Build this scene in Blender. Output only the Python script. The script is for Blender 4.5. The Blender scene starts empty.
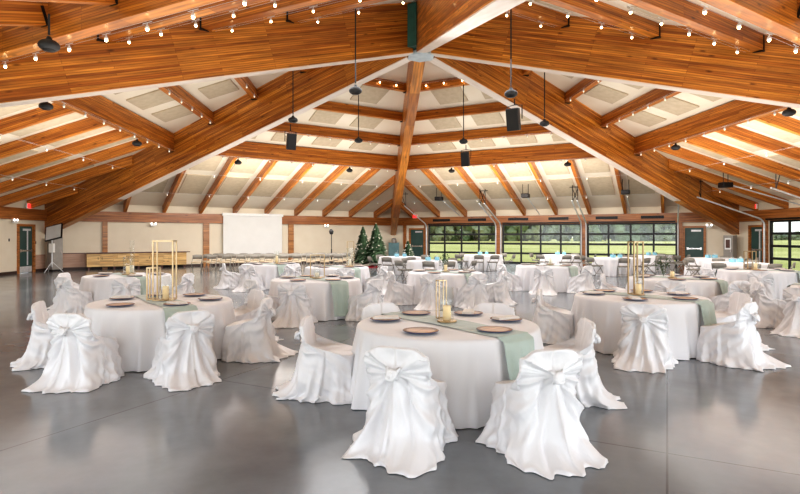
import bpy, bmesh, math, random
from mathutils import Matrix, Vector, noise
PI = math.pi
R_ = math.radians
rnd = random.Random(7)
scn = bpy.context.scene
COL = scn.collection

# ------------------------------------------------------------------ dimensions
CAMZ = 1.66
FPX, CX, CY = 535.1, 394.5, 236.5           # focal length in pixels, principal point (800x494)
HX, HY = 0.831, 16.83                        # centre of the six-sided hall
ROT = -2.62                                  # bearing of the first roof beam
RAD = 19.94                                  # corner radius
APO = RAD * math.cos(R_(30))
ZTOP = 9.01                                  # deck height at the centre
SLP = 0.3306                                 # deck fall per metre, square to a wall
HB, HT = 2.41, 2.93                          # header beam bottom and top
PUR = [(3.93, .30), (5.85, .35), (7.74, .42), (9.65, .70)]   # purlin distance and depth
CN, SN = math.cos(R_(30)), math.sin(R_(30))

def bear(k): return R_(ROT + 60 * k)
def radial(k, r, z): a = bear(k); return Vector((HX + r * math.sin(a), HY + r * math.cos(a), z))
def bay(k, p, l, z):                         # bay k lies between beams k and k+1; p out from centre, l along the wall
    a = R_(ROT + 60 * k + 30)
    return Vector((HX + p * math.sin(a) + l * math.cos(a), HY + p * math.cos(a) - l * math.sin(a), z))
def deck(p): return ZTOP - SLP * p
def bayp(k, x, y):
    a = R_(ROT + 60 * k + 30); dx, dy = x - HX, y - HY
    return dx * math.sin(a) + dy * math.cos(a), dx * math.cos(a) - dy * math.sin(a)
def ray(px, py): return Vector(((px - CX) / FPX, 1.0, -(py - CY) / FPX))
def at_z(px, py, z):
    d = ray(px, py); t = (z - CAMZ) / d.z; return Vector((d.x * t, t, z))
def at_y(px, py, y):
    d = ray(px, py); return Vector((d.x * y, y, CAMZ + d.z * y))

# ------------------------------------------------------------------ mesh helpers
def new(): return bmesh.new()
def link(o): COL.objects.link(o); return o
def tag(o, label=None, cat=None, group=None, kind=None):
    if label: o['label'] = label
    if cat: o['category'] = cat
    if group: o['group'] = group
    if kind: o['kind'] = kind
    return o
def obj(name, bm, mat, parent=None, smooth=False, mw=None, bevel=0):
    bmesh.ops.recalc_face_normals(bm, faces=bm.faces)
    me = bpy.data.meshes.new(name); bm.to_mesh(me); bm.free()
    if mat: me.materials.append(mat)
    if smooth:
        for p in me.polygons: p.use_smooth = True
    o = link(bpy.data.objects.new(name, me))
    if parent is not None: o.parent = parent
    if mw is not None: o.matrix_world = mw
    if bevel:
        m = o.modifiers.new('bevel', 'BEVEL'); m.width = bevel; m.segments = 2; m.limit_method = 'ANGLE'
    return o
def empty(name, loc=(0, 0, 0), rz=0, label=None, cat=None, group=None):
    o = link(bpy.data.objects.new(name, None)); o.empty_display_size = .1
    o.location = loc; o.rotation_euler = (0, 0, rz)
    return tag(o, label, cat, group)
def kids(o): return [c for c in COL.objects if c.parent == o]
def dup(root, loc, rz, label=None, group=None, cat=None):
    r = root.copy(); link(r); r.location = loc; r.rotation_euler = (0, 0, rz)
    tag(r, label, cat, group)
    for ch in KID[root.name]:
        c = ch.copy(); link(c); c.parent = r
        for g in KID.get(ch.name, []):
            d = g.copy(); link(d); d.parent = c
    return r
KID = {}
def remember(root):
    KID[root.name] = kids(root)
    for c in KID[root.name]:
        k = kids(c)
        if k: KID[c.name] = k
    return root

def box(bm, x0, x1, y0, y1, z0, z1, m=None):
    vs = [bm.verts.new((x, y, z)) for x in (x0, x1) for y in (y0, y1) for z in (z0, z1)]
    for f in ((0, 1, 3, 2), (4, 6, 7, 5), (0, 4, 5, 1), (2, 3, 7, 6), (0, 2, 6, 4), (1, 5, 7, 3)):
        bm.faces.new([vs[i] for i in f])
    if m is not None: bmesh.ops.transform(bm, matrix=m, verts=vs)
    return vs
def lathe(bm, prof, n=24, m=None, cap=True):
    rings = []
    for r, z in prof:
        rings.append([bm.verts.new((r * math.cos(2 * PI * i / n), r * math.sin(2 * PI * i / n), z)) for i in range(n)])
    for a, b in zip(rings, rings[1:]):
        for i in range(n):
            bm.faces.new((a[i], a[(i + 1) % n], b[(i + 1) % n], b[i]))
    if cap:
        if prof[0][0] > 1e-4: bm.faces.new(rings[0][::-1])
        if prof[-1][0] > 1e-4: bm.faces.new(rings[-1])
    vs = [v for g in rings for v in g]
    if m is not None: bmesh.ops.transform(bm, matrix=m, verts=vs)
    return vs
def tube(bm, pts, r, n=8, closed=False, cap=True):
    pts = [Vector(p) for p in pts]; N = len(pts); rings = []
    ref = None
    for i, p in enumerate(pts):
        a = pts[(i - 1) % N] if (closed or i > 0) else p
        b = pts[(i + 1) % N] if (closed or i < N - 1) else p
        t = (b - a).normalized()
        if ref is None:
            ref = Vector((0, 0, 1)) if abs(t.z) < .9 else Vector((1, 0, 0))
        u = ref.cross(t)
        if u.length < 1e-4: u = Vector((0, 1, 0)).cross(t)
        u.normalize(); v = t.cross(u); ref = v.copy() if False else ref
        rr = r[i] if isinstance(r, (list, tuple)) else r
        rings.append([bm.verts.new(p + (u * math.cos(2 * PI * j / n) + v * math.sin(2 * PI * j / n)) * rr) for j in range(n)])
    for i in range(N if closed else N - 1):
        a, b = rings[i], rings[(i + 1) % N]
        for j in range(n): bm.faces.new((a[j], a[(j + 1) % n], b[(j + 1) % n], b[j]))
    if cap and not closed:
        bm.faces.new(rings[0][::-1]); bm.faces.new(rings[-1])
def ball(bm, c, r, sx=1, sy=1, sz=1, sub=2):
    g = bmesh.ops.create_icosphere(bm, subdivisions=sub, radius=r)
    for v in g['verts']: v.co = Vector((v.co.x * sx, v.co.y * sy, v.co.z * sz)) + Vector(c)
    return g['verts']

# ------------------------------------------------------------------ materials
def mat(name, col, rough=.5, metal=0., coat=0., emit=None, estr=0., sheen=0.):
    m = bpy.data.materials.new(name); m.use_nodes = True
    b = m.node_tree.nodes['Principled BSDF']
    b.inputs['Base Color'].default_value = (*col, 1); b.inputs['Roughness'].default_value = rough
    b.inputs['Metallic'].default_value = metal; b.inputs['Coat Weight'].default_value = coat
    b.inputs['Sheen Weight'].default_value = sheen
    if emit: b.inputs['Emission Color'].default_value = (*emit, 1); b.inputs['Emission Strength'].default_value = estr
    return m
def nodes(m): return m.node_tree.nodes, m.node_tree.links, m.node_tree.nodes['Principled BSDF']
def noise_tint(m, c1, c2, scale=4, detail=5, stretch=(1, 1, 1), bump=0., bscale=None, lo=.3, hi=.7, generated=False):
    N, L, b = nodes(m)
    tc = N.new('ShaderNodeTexCoord'); mp = N.new('ShaderNodeMapping'); mp.inputs['Scale'].default_value = stretch
    L.new(tc.outputs['Object'], mp.inputs['Vector'])
    nz = N.new('ShaderNodeTexNoise'); nz.inputs['Scale'].default_value = scale; nz.inputs['Detail'].default_value = detail
    L.new(mp.outputs[0], nz.inputs['Vector'])
    rp = N.new('ShaderNodeValToRGB'); rp.color_ramp.elements[0].position = lo; rp.color_ramp.elements[1].position = hi
    rp.color_ramp.elements[0].color = (*c1, 1); rp.color_ramp.elements[1].color = (*c2, 1)
    L.new(nz.outputs['Fac'], rp.inputs[0]); L.new(rp.outputs[0], b.inputs['Base Color'])
    if bump:
        n2 = N.new('ShaderNodeTexNoise'); n2.inputs['Scale'].default_value = bscale or scale; n2.inputs['Detail'].default_value = 4
        L.new(mp.outputs[0], n2.inputs['Vector'])
        bp = N.new('ShaderNodeBump'); bp.inputs['Strength'].default_value = bump; bp.inputs['Distance'].default_value = .02
        L.new(n2.outputs['Fac'], bp.inputs['Height']); L.new(bp.outputs[0], b.inputs['Normal'])
    return m
def timber(name, ca, cb, cm, rough=.40, row=.052, blen=2.4, coat=.06):
    m = mat(name, ca, rough, coat=coat); N, L, b = nodes(m)
    tc = N.new('ShaderNodeTexCoord'); sp = N.new('ShaderNodeSeparateXYZ'); L.new(tc.outputs['Object'], sp.inputs[0])
    oi = N.new('ShaderNodeObjectInfo'); mu = N.new('ShaderNodeMath'); mu.operation = 'MULTIPLY'; mu.inputs[1].default_value = 37.
    L.new(oi.outputs['Random'], mu.inputs[0])
    ax = N.new('ShaderNodeMath'); ax.operation = 'ADD'; L.new(sp.outputs['X'], ax.inputs[0]); L.new(mu.outputs[0], ax.inputs[1])
    cb_ = N.new('ShaderNodeCombineXYZ'); L.new(ax.outputs[0], cb_.inputs['X']); zo = N.new('ShaderNodeMath'); zo.inputs[1].default_value = row * .45; L.new(sp.outputs['Z'], zo.inputs[0]); L.new(zo.outputs[0], cb_.inputs['Y'])
    br = N.new('ShaderNodeTexBrick'); br.inputs['Scale'].default_value = 1; br.offset = .41; br.offset_frequency = 3
    br.inputs['Brick Width'].default_value = blen; br.inputs['Row Height'].default_value = row
    br.inputs['Mortar Size'].default_value = .004; br.inputs['Mortar Smooth'].default_value = .6
    br.inputs['Color1'].default_value = (*ca, 1); br.inputs['Color2'].default_value = (*cb, 1); br.inputs['Mortar'].default_value = (*cm, 1)
    L.new(cb_.outputs[0], br.inputs['Vector'])
    # grain
    c3 = N.new('ShaderNodeCombineXYZ'); L.new(ax.outputs[0], c3.inputs['X']); L.new(sp.outputs['Y'], c3.inputs['Y']); L.new(sp.outputs['Z'], c3.inputs['Z'])
    mp = N.new('ShaderNodeMapping'); mp.inputs['Scale'].default_value = (.55, 9, 13); L.new(c3.outputs[0], mp.inputs[0])
    nz = N.new('ShaderNodeTexNoise'); nz.inputs['Scale'].default_value = 1.6; nz.inputs['Detail'].default_value = 5; L.new(mp.outputs[0], nz.inputs['Vector'])
    rp = N.new('ShaderNodeValToRGB'); rp.color_ramp.elements[0].position = .3; rp.color_ramp.elements[1].position = .72
    rp.color_ramp.elements[0].color = (.42, .34, .28, 1); rp.color_ramp.elements[1].color = (1.4, 1.36, 1.2, 1); L.new(nz.outputs['Fac'], rp.inputs[0])
    mx = N.new('ShaderNodeMix'); mx.data_type = 'RGBA'; mx.blend_type = 'MULTIPLY'; mx.inputs['Factor'].default_value = .85
    L.new(br.outputs['Color'], mx.inputs['A']); L.new(rp.outputs[0], mx.inputs['B'])
    # knots
    mk = N.new('ShaderNodeMapping'); mk.inputs['Scale'].default_value = (1.3, 3, 4.2); L.new(c3.outputs[0], mk.inputs[0])
    vo = N.new('ShaderNodeTexVoronoi'); vo.inputs['Scale'].default_value = 1.1; vo.inputs['Randomness'].default_value = 1; L.new(mk.outputs[0], vo.inputs['Vector'])
    rk = N.new('ShaderNodeValToRGB'); rk.color_ramp.elements[0].position = .05; rk.color_ramp.elements[1].position = .15
    rk.color_ramp.elements[0].color = (.22, .16, .12, 1); rk.color_ramp.elements[1].color = (1, 1, 1, 1); L.new(vo.outputs['Distance'], rk.inputs[0])
    m2 = N.new('ShaderNodeMix'); m2.data_type = 'RGBA'; m2.blend_type = 'MULTIPLY'; m2.inputs['Factor'].default_value = .8
    L.new(mx.outputs['Result'], m2.inputs['A']); L.new(rk.outputs[0], m2.inputs['B']); L.new(m2.outputs['Result'], b.inputs['Base Color'])
    return m

M = {}
M['glulam'] = timber('glulam', (.69, .285, .048), (.36, .105, .014), (.13, .03, .005))
M['purlin'] = timber('purlin_wood', (.64, .25, .042), (.40, .12, .017), (.15, .04, .006), row=.048)
M['header'] = timber('header_wood', (.46, .185, .055), (.36, .13, .035), (.2, .07, .02), row=.06, coat=.1)
M['post'] = timber('post_wood', (.50, .25, .10), (.42, .19, .07), (.3, .12, .04), row=.09, coat=.1)
M['underside_glare'] = noise_tint(mat('underside_glare', (.80, .68, .58), .5, coat=.1), (.74, .60, .50), (.84, .74, .66), 3, stretch=(.4, 4, 4))  # pale colour stands in for window glare on varnished beam undersides
M['deck'] = noise_tint(mat('deck', (.84, .75, .61), .7), (.815, .725, .58), (.865, .785, .655), 1.2)
M['panel'] = noise_tint(mat('acoustic', (.56, .46, .33), .85), (.52, .425, .30), (.60, .50, .365), 6, bump=.1, bscale=60)
M['wall'] = noise_tint(mat('wallpaint', (.80, .71, .56), .7), (.77, .68, .535), (.82, .735, .59), 1.5)
M['steel'] = mat('dark_steel', (.02, .018, .018), .45, .6)
M['black'] = noise_tint(mat('black_plastic', (.018, .018, .02), .5), (.014, .014, .015), (.03, .03, .032), 9)
M['green'] = noise_tint(mat('green_steel', (.03, .12, .095), .4), (.025, .10, .08), (.04, .15, .12), 3)
M['hubplate'] = noise_tint(mat('hub_plate', (.55, .62, .66), .35, .1), (.48, .55, .6), (.62, .70, .74), 4)
M['doorgreen'] = noise_tint(mat('door_paint', (.035, .085, .075), .45), (.03, .072, .064), (.045, .10, .09), 2)
M['doorframe'] = timber('door_frame_wood', (.48, .2, .06), (.40, .15, .04), (.3, .1, .03), row=.2)
M['base'] = mat('baseboard_paint', (.05, .026, .02), .5)
M['wains'] = noise_tint(mat('wainscot', (.52, .33, .24), .5), (.46, .28, .2), (.58, .39, .29), 3, stretch=(.5, 1, 6))
M['chrome'] = mat('chrome', (.75, .75, .75), .22, 1)
M['galv'] = noise_tint(mat('galvanised', (.72, .73, .74), .4, .3), (.62, .63, .64), (.82, .83, .84), 6)
M['greycab'] = noise_tint(mat('grey_cabinet', (.33, .31, .28), .45, .2), (.29, .27, .245), (.37, .345, .31), 3)
M['tealcab'] = noise_tint(mat('teal_cabinet', (.12, .24, .26), .5), (.10, .2, .22), (.15, .29, .31), 3)
M['winframe'] = noise_tint(mat('window_frame', (.012, .012, .013), .4, .2), (.01, .01, .011), (.02, .02, .021), 5)
M['gold'] = noise_tint(mat('gold', (.5, .37, .22), .34, 1), (.45, .32, .18), (.58, .44, .28), 8)
M['wax'] = noise_tint(mat('wax', (.9, .66, .32), .5, emit=(1, .65, .3), estr=.12), (.88, .68, .40), (.92, .80, .58), 10)
M['waxwhite'] = noise_tint(mat('wax_white', (.9, .85, .72), .5), (.88, .8, .66), (.92, .88, .78), 10)
M['bluebox'] = noise_tint(mat('blue_box', (.25, .55, .68), .5), (.2, .48, .62), (.36, .66, .76), 9)
M['whiteplastic'] = noise_tint(mat('white_plastic', (.8, .8, .78), .4), (.78, .78, .76), (.83, .83, .81), 6)
M['screen'] = noise_tint(mat('screen_cloth', (.80, .80, .78), .8), (.78, .78, .76), (.82, .82, .80), 2)
M['softbox'] = noise_tint(mat('softbox_cloth', (.62, .63, .62), .8), (.57, .58, .57), (.67, .68, .67), 3)
M['lamp'] = mat('lamp_glow', (1, .9, .7), .4, emit=(1, .72, .36), estr=22.); 
M['lampdim'] = mat('lamp_dim', (.9, .85, .78), .3, emit=(1, .85, .6), estr=.8)
M['emlight'] = mat('emergency_glow', (1, 1, 1), .4, emit=(1, .97, .9), estr=3.)
M['exit'] = mat('exit_red', (.8, .03, .03), .4, emit=(1, .05, .05), estr=1.2)
for k in ('lamp', 'lampdim', 'emlight', 'exit', 'wax'): M[k].cycles.emission_sampling = 'NONE'
M['chairmetal'] = noise_tint(mat('chair_metal', (.26, .24, .21), .4, .5), (.22, .2, .175), (.32, .3, .26), 5)
M['chairgrey'] = noise_tint(mat('chair_grey', (.24, .225, .195), .5), (.2, .185, .16), (.29, .27, .235), 5)
M['tanseat'] = noise_tint(mat('tan_vinyl', (.55, .43, .28), .5), (.5, .38, .24), (.6, .48, .33), 5)
M['needles'] = noise_tint(mat('needles', (.03, .08, .035), .7), (.03, .075, .035), (.14, .24, .12), 14)
M['leaf'] = noise_tint(mat('leaf', (.05, .09, .04), .55), (.03, .06, .025), (.09, .14, .06), 14)
M['foliage'] = noise_tint(mat('foliage', (.06, .12, .035), .9), (.10, .15, .065), (.27, .32, .17), .8, detail=8, lo=.35, hi=.65)
M['foliage2'] = noise_tint(mat('foliage_light', (.10, .16, .05), .9), (.16, .20, .10), (.36, .38, .24), .8, detail=8, lo=.35, hi=.65)
M['bark'] = noise_tint(mat('bark', (.10, .07, .045), .9), (.07, .05, .03), (.14, .1, .065), 8, stretch=(4, 4, .6))
M['grass'] = noise_tint(mat('grass', (.32, .40, .06), .95), (.46, .43, .10), (.72, .64, .23), .05, detail=9, lo=.35, hi=.65)
M['red'] = noise_tint(mat('red_cloth', (.4, .02, .03), .7), (.34, .015, .02), (.48, .03, .04), 8)
M['wooddoor'] = timber('sideboard_wood', (.78, .56, .27), (.66, .43, .18), (.3, .16, .06), row=.16, blen=9, coat=.1)
M['darktop'] = mat('dark_top', (.10, .035, .025), .35)
M['paper'] = noise_tint(mat('paper', (.75, .72, .66), .6), (.7, .66, .6), (.8, .77, .72), 8)
M['rug'] = M['black']
# white satin and table linen
def cloth(name, c1, c2, rough, sheen=.2, bs=9, bump=.25, stretch=(1, 1, .35)):
    return noise_tint(mat(name, c1, rough, sheen=sheen), c1, c2, 2.5, stretch=stretch, bump=bump, bscale=bs)
M['satin'] = cloth('satin', (.80, .785, .80), (.86, .85, .865), .32, .1, 9, .38, (1, 1, .5))
M['linen'] = cloth('linen', (.78, .765, .785), (.84, .83, .845), .55, .2, 5, .15, (1, 1, .15))
M['runner'] = cloth('runner', (.38, .465, .41), (.47, .55, .495), .6, .3, 14, .3, (1, 1, 1))
M['napkin'] = cloth('napkin', (.74, .68, .62), (.8, .75, .7), .7, .2, 14, .2, (1, 1, 1))
M['charger'] = timber('charger_wood', (.52, .30, .15), (.60, .38, .22), (.3, .15, .07), row=.03, blen=.5, coat=.1)
M['chargerrim'] = noise_tint(mat('charger_rim', (.07, .09, .18), .3, .2), (.05, .065, .14), (.1, .12, .24), 12)
# polished concrete
def concrete():
    m = mat('polished_concrete', (.2, .2, .2), .12, coat=.0); N, L, b = nodes(m)
    tc = N.new('ShaderNodeTexCoord')
    n1 = N.new('ShaderNodeTexNoise'); n1.inputs['Scale'].default_value = .55; n1.inputs['Detail'].default_value = 8; n1.inputs['Roughness'].default_value = .62
    L.new(tc.outputs['Object'], n1.inputs['Vector'])
    r1 = N.new('ShaderNodeValToRGB'); r1.color_ramp.elements[0].position = .3; r1.color_ramp.elements[1].position = .72
    r1.color_ramp.elements[0].color = (.135, .15, .168, 1); r1.color_ramp.elements[1].color = (.265, .288, .312, 1); L.new(n1.outputs['Fac'], r1.inputs[0])
    mp = N.new('ShaderNodeMapping'); mp.inputs['Rotation'].default_value = (0, 0, R_(27)); L.new(tc.outputs['Object'], mp.inputs[0])
    br = N.new('ShaderNodeTexBrick'); br.offset = 0; br.inputs['Scale'].default_value = 1; br.inputs['Brick Width'].default_value = 4.6; br.inputs['Row Height'].default_value = 4.6
    br.inputs['Mortar Size'].default_value = .008; br.inputs['Color1'].default_value = br.inputs['Color2'].default_value = (1, 1, 1, 1); br.inputs['Mortar'].default_value = (.55, .55, .55, 1)
    L.new(mp.outputs[0], br.inputs['Vector'])
    mx = N.new('ShaderNodeMix'); mx.data_type = 'RGBA'; mx.blend_type = 'MULTIPLY'; mx.inputs['Factor'].default_value = 1
    L.new(r1.outputs[0], mx.inputs['A']); L.new(br.outputs['Color'], mx.inputs['B']); L.new(mx.outputs['Result'], b.inputs['Base Color'])
    n2 = N.new('ShaderNodeTexNoise'); n2.inputs['Scale'].default_value = 1.6; n2.inputs['Detail'].default_value = 6; L.new(tc.outputs['Object'], n2.inputs['Vector'])
    r2 = N.new('ShaderNodeMapRange'); r2.inputs['To Min'].default_value = .09; r2.inputs['To Max'].default_value = .22; L.new(n2.outputs['Fac'], r2.inputs['Value'])
    L.new(r2.outputs[0], b.inputs['Roughness'])
    b.inputs['IOR'].default_value = 1.48
    return m
M['floor'] = concrete()
def glass(name, tint=(1, 1, 1), refl=.08):
    m = bpy.data.materials.new(name); m.use_nodes = True; N, L = m.node_tree.nodes, m.node_tree.links
    N.clear(); o = N.new('ShaderNodeOutputMaterial'); t = N.new('ShaderNodeBsdfTransparent'); t.inputs[0].default_value = (*tint, 1)
    g = N.new('ShaderNodeBsdfGlossy'); g.inputs['Roughness'].default_value = .03
    lw = N.new('ShaderNodeLayerWeight'); lw.inputs['Blend'].default_value = .5
    pw = N.new('ShaderNodeMath'); pw.operation = 'POWER'; pw.inputs[1].default_value = 3.; L.new(lw.outputs['Facing'], pw.inputs[0])
    ma = N.new('ShaderNodeMath'); ma.operation = 'MULTIPLY_ADD'; ma.inputs[1].default_value = .35; ma.inputs[2].default_value = refl; L.new(pw.outputs[0], ma.inputs[0])
    mx = N.new('ShaderNodeMixShader'); L.new(ma.outputs[0], mx.inputs[0]); L.new(t.outputs[0], mx.inputs[1]); L.new(g.outputs[0], mx.inputs[2]); L.new(mx.outputs[0], o.inputs[0])
    return m
M['glass'] = glass('pane_glass', (.93, .95, .94), .04)
M['vase'] = glass('vase_glass', (.96, .98, .97), .06)

# ------------------------------------------------------------------ floor, ground, ceiling
bm = new(); vt = [bm.verts.new(radial(k, RAD + .3, 0)) for k in range(6)]; vb = [bm.verts.new(radial(k, RAD + .3, -.2)) for k in range(6)]
bm.faces.new(vt); bm.faces.new(vb[::-1])
for i in range(6): bm.faces.new((vt[i], vt[(i + 1) % 6], vb[(i + 1) % 6], vb[i]))
tag(obj('floor', bm, M['floor']), kind='structure')
bm = new(); vs = [bm.verts.new((x, y, -.03)) for x, y in ((-500, -60), (600, -60), (600, 900), (-500, 900))]; bm.faces.new(vs)
tag(obj('lawn', bm, M['grass']), kind='structure')

BAY = {-1: 'over the projection screen wall', 0: 'over the wall of three glass doors', 1: 'over the right side wall',
       2: 'at the near right', 3: 'at the near left', -2: 'over the left wall'}
# bays: -2 left, -1 back left, 0 back right, 1 right, 2 near right, 3 near left
for k in range(-2, 4):
    bm = new(); E = APO + 1.2
    a = bay(k, .05, 0, deck(.05)); h = E * math.tan(R_(30))
    b_ = bay(k, E, -h, deck(E)); c_ = bay(k, E, h, deck(E))
    up = Vector((0, 0, .18))
    v = [bm.verts.new(q) for q in (a, b_, c_, a + up, b_ + up, c_ + up)]
    for f in ((0, 1, 2), (3, 5, 4), (0, 3, 4, 1), (1, 4, 5, 2), (2, 5, 3, 0)): bm.faces.new([v[i] for i in f])
    ce = tag(obj('ceiling', bm, M['deck']), kind='structure')
    def apanel(p0, p1, l0, l1):
        bm = new()
        q = [bay(k, p, l, deck(p) - .045) for p, l in ((p0, l0), (p0, l1), (p1, l1), (p1, l0))]
        q2 = [x + Vector((0, 0, .044)) for x in q]
        v = [bm.verts.new(x) for x in q + q2]
        for f in ((0, 1, 2, 3), (7, 6, 5, 4), (0, 4, 5, 1), (1, 5, 6, 2), (2, 6, 7, 3), (3, 7, 4, 0)): bm.faces.new([v[i] for i in f])
        obj('acoustic_panel', bm, M['panel'], ce)
    for i in range(9):
        l = (i - 4) * 1.88
        for p0, p1 in ((10.3, 12.6), (13.15, 15.4)):
            if abs(l) + .75 < p0 * math.tan(R_(30)): apanel(p0, p1, l - .58, l + .58)
    for (pa, _), (pb, _) in zip(PUR[:-1], PUR[1:]):
        n = int(1.155 * pa / 1.95)
        for i in range(n):
            l = (i - (n - 1) / 2) * 1.95
            apanel(pa + .42, pb - .42, l - .62, l + .62)

# ------------------------------------------------------------------ timbers
def beam_frame(p0, p1):
    x = (p1 - p0).normalized(); y = Vector((0, 0, 1)).cross(x).normalized(); z = x.cross(y)
    m = Matrix((x, y, z)).transposed().to_4x4(); m.translation = p0
    return m, y
def timber_obj(name, p0, p1, w, d, material, parent=None, z_off=0.):
    m, y = beam_frame(p0, p1); inv = m.inverted(); bm = new(); v = []
    for p in (p0, p1):
        for s in (-1, 1):
            for dz in (z_off, d + z_off): v.append(bm.verts.new(inv @ (p + y * (s * w / 2) + Vector((0, 0, dz)))))
    for f in ((0, 1, 3, 2), (4, 6, 7, 5), (0, 4, 5, 1), (2, 3, 7, 6), (0, 2, 6, 4), (1, 5, 7, 3)): bm.faces.new([v[i] for i in f])
    o = obj(name, bm, material, parent)
    if parent is None: o.matrix_world = m
    return o, m, y
MAINDESC = {0: 'narrow looking laminated main roof beam running from the hub to the back corner',
            -1: 'laminated main roof beam dropping from the hub to the back left corner',
            1: 'laminated main roof beam dropping from the hub to the grey cabinet with a notice',
            -2: 'long laminated main roof beam crossing from the hub past the upper left edge',
            2: 'long laminated main roof beam crossing from the hub past the upper right edge',
            3: 'foreshortened main roof beam with glare painted underneath passing overhead from the hub'}
BW, BD = .36, 1.57
bs = .2864
for k in (0, -1, 1, -2, 2, 3):
    r0, r1 = .42, RAD - .05
    p0 = radial(k, r0, 7.44 - bs * r0); p1 = radial(k, r1, 7.44 - bs * r1)
    o, m, y = timber_obj('roof_beam', p0, p1, BW, BD - .01, M['glulam'])
    tag(o, MAINDESC[k], 'roof beam', kind='thing')
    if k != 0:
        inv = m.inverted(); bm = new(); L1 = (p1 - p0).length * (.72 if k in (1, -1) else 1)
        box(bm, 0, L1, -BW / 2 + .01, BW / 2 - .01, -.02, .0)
        s = obj('glare_strip', bm, M['underside_glare'], o); s['label'] = 'window glare painted on underside'  # thin added strip carrying the painted glare
# hub
hub = empty('roof_hub', (HX, HY, 7.3), 0, 'green steel hub with pale six-sided plate where the roof beams meet', 'roof hub')
bm = new(); lathe(bm, [(.40, .12), (.40, 1.5)], 6, Matrix.Rotation(R_(-ROT + 0), 4, 'Z')); obj('core', bm, M['green'], hub)
bm = new(); lathe(bm, [(.44, -.02), (.46, 0), (.46, .10), (.44, .12)], 6, Matrix.Rotation(R_(-ROT + 30), 4, 'Z')); obj('bottom_plate', bm, M['hubplate'], hub)
for k in range(6):
    a = bear(k) + R_(30)
    bm = new(); mm = Matrix.Rotation(-a, 4, 'Z'); box(bm, -.15, .15, .34, .66, .14, 1.45, mm)
    obj('side_plate', bm, M['green'], hub)

ORD = ['innermost', 'second', 'third', 'deep outermost']
for k in range(-2, 4):
    for i, (p, d) in enumerate(PUR):
        h = p * math.tan(R_(30)) - (BW / 2) / math.cos(R_(30)) + .01
        z = deck(p) - d
        o, m, y = timber_obj('purlin', bay(k, p, -h, z), bay(k, p, h, z), .20 if i < 3 else .24, d, M['purlin'])
        tag(o, f'{ORD[i]} purlin from the hub {BAY[k]}', 'purlin', kind='thing')
        L = 2 * h; w = (.20 if i < 3 else .24) / 2 + .012
        for x0, x1 in ((0.0, .05), (L - .05, L)):
            bm = new()
            box(bm, x0, x1, -w, -w + .012, -.02, d * .8); box(bm, x0, x1, w - .012, w, -.02, d * .8); box(bm, x0 - .03, x1 + .03, -w, w, -.035, -.015)
            obj('hanger', bm, M['steel'], o)
NTH = ['first', 'second', 'third', 'fourth', 'fifth', 'sixth', 'seventh', 'eighth', 'ninth', 'tenth', 'eleventh']
for k in range(-2, 4):
    for i in range(1, 11):
        l = (i - 5.5) * 1.88
        p0 = max(PUR[3][0] + .1, (abs(l) + BW / 2 / math.cos(R_(30)) - .02) / math.tan(R_(30)))
        d = .40
        o, m, y = timber_obj('rafter', bay(k, p0, l, deck(p0) - d), bay(k, APO - .02, l, deck(APO) - d), .15, d, M['purlin'])
        tag(o, f'{NTH[i-1]} rafter from the left {BAY[k]}', 'rafter', kind='thing')
        if abs(l) < 5.6:
            bm = new(); box(bm, -.0, .05, -.09, -.078, 0, d * .8); box(bm, 0, .05, .078, .09, 0, d * .8); box(bm, 0, .05, -.09, .09, -.012, 0)
            obj('hanger', bm, M['steel'], o)

# ------------------------------------------------------------------ walls
def wallframe(k):                             # x along the wall from its left corner, y outwards, z up
    c0 = radial(k, RAD, 0); a = R_(ROT + 60 * k + 30)
    x = Vector((math.cos(a), -math.sin(a), 0)); y = Vector((math.sin(a), math.cos(a), 0))
    m = Matrix((x, y, Vector((0, 0, 1)))).transposed().to_4x4(); m.translation = c0
    return m
def s_of(k, px):
    m = wallframe(k); c = m.translation; d = m.to_3x3() @ Vector((1, 0, 0)); u = (px - CX) / FPX
    return (u * c.y - c.x) / (d.x - u * d.y)
def z_of(k, px, py):
    m = wallframe(k); s = s_of(k, px); q = m @ Vector((s, 0, 0)); return CAMZ - (py - CY) / FPX * q.y
WF = {k: wallframe(k) for k in range(-2, 4)}
WT = .22
def wall(name, k, openings, z1=None):
    z1 = deck(APO) + .02
    bm = new(); s = 0
    for a, b_, zt in sorted(openings):
        box(bm, s, a, 0, WT, 0, z1); box(bm, a, b_, 0, WT, zt, z1); s = b_
    box(bm, s, RAD, 0, WT, 0, z1)
    return tag(obj(name, bm, M['wall'], mw=WF[k]), kind='structure')
def trimbox(name, k, x0, x1, y0, y1, z0, z1, m, rot_for_grain=False):
    bm = new(); box(bm, x0, x1, y0, y1, z0, z1)
    return tag(obj(name, bm, m, mw=WF[k]), kind='structure')
# openings (pixel columns in the frame -> position along the wall)
g = [(s_of(0, a), s_of(0, b)) for a, b in ((428, 496.5), (502, 581.5), (587, 677.5))]
d_back = (s_of(0, 410.5), s_of(0, 424)); d_br = (s_of(0, 684.5), s_of(0, 704))
g_r = (s_of(1, 769), s_of(1, 769) + (g[2][1] - g[2][0])); d_r = (s_of(1, 750.5), s_of(1, 763.5))
d_l = (s_of(-2, 18), s_of(-2, 33))
GZ = HB + .02
wall('wall_left', -2, [(d_l[0], d_l[1], 2.14)])
wall('wall_back_left', -1, [])
wall('wall_back_right', 0, [(*d_back, 2.14)] + [(a, b, GZ) for a, b in g] + [(*d_br, 2.14)])
wall('wall_right', 1, [(*d_r, 2.14), (*g_r, GZ)])
tn = [0]
def trim(*a, **kw):
    tn[0] += 1; return trimbox(f'trim_{tn[0]}', *a, **kw)
for k in (-2, -1, 0, 1):
    trim(k, .25, RAD - .25, -.16, .0, HB, HT, M['header'])
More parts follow.
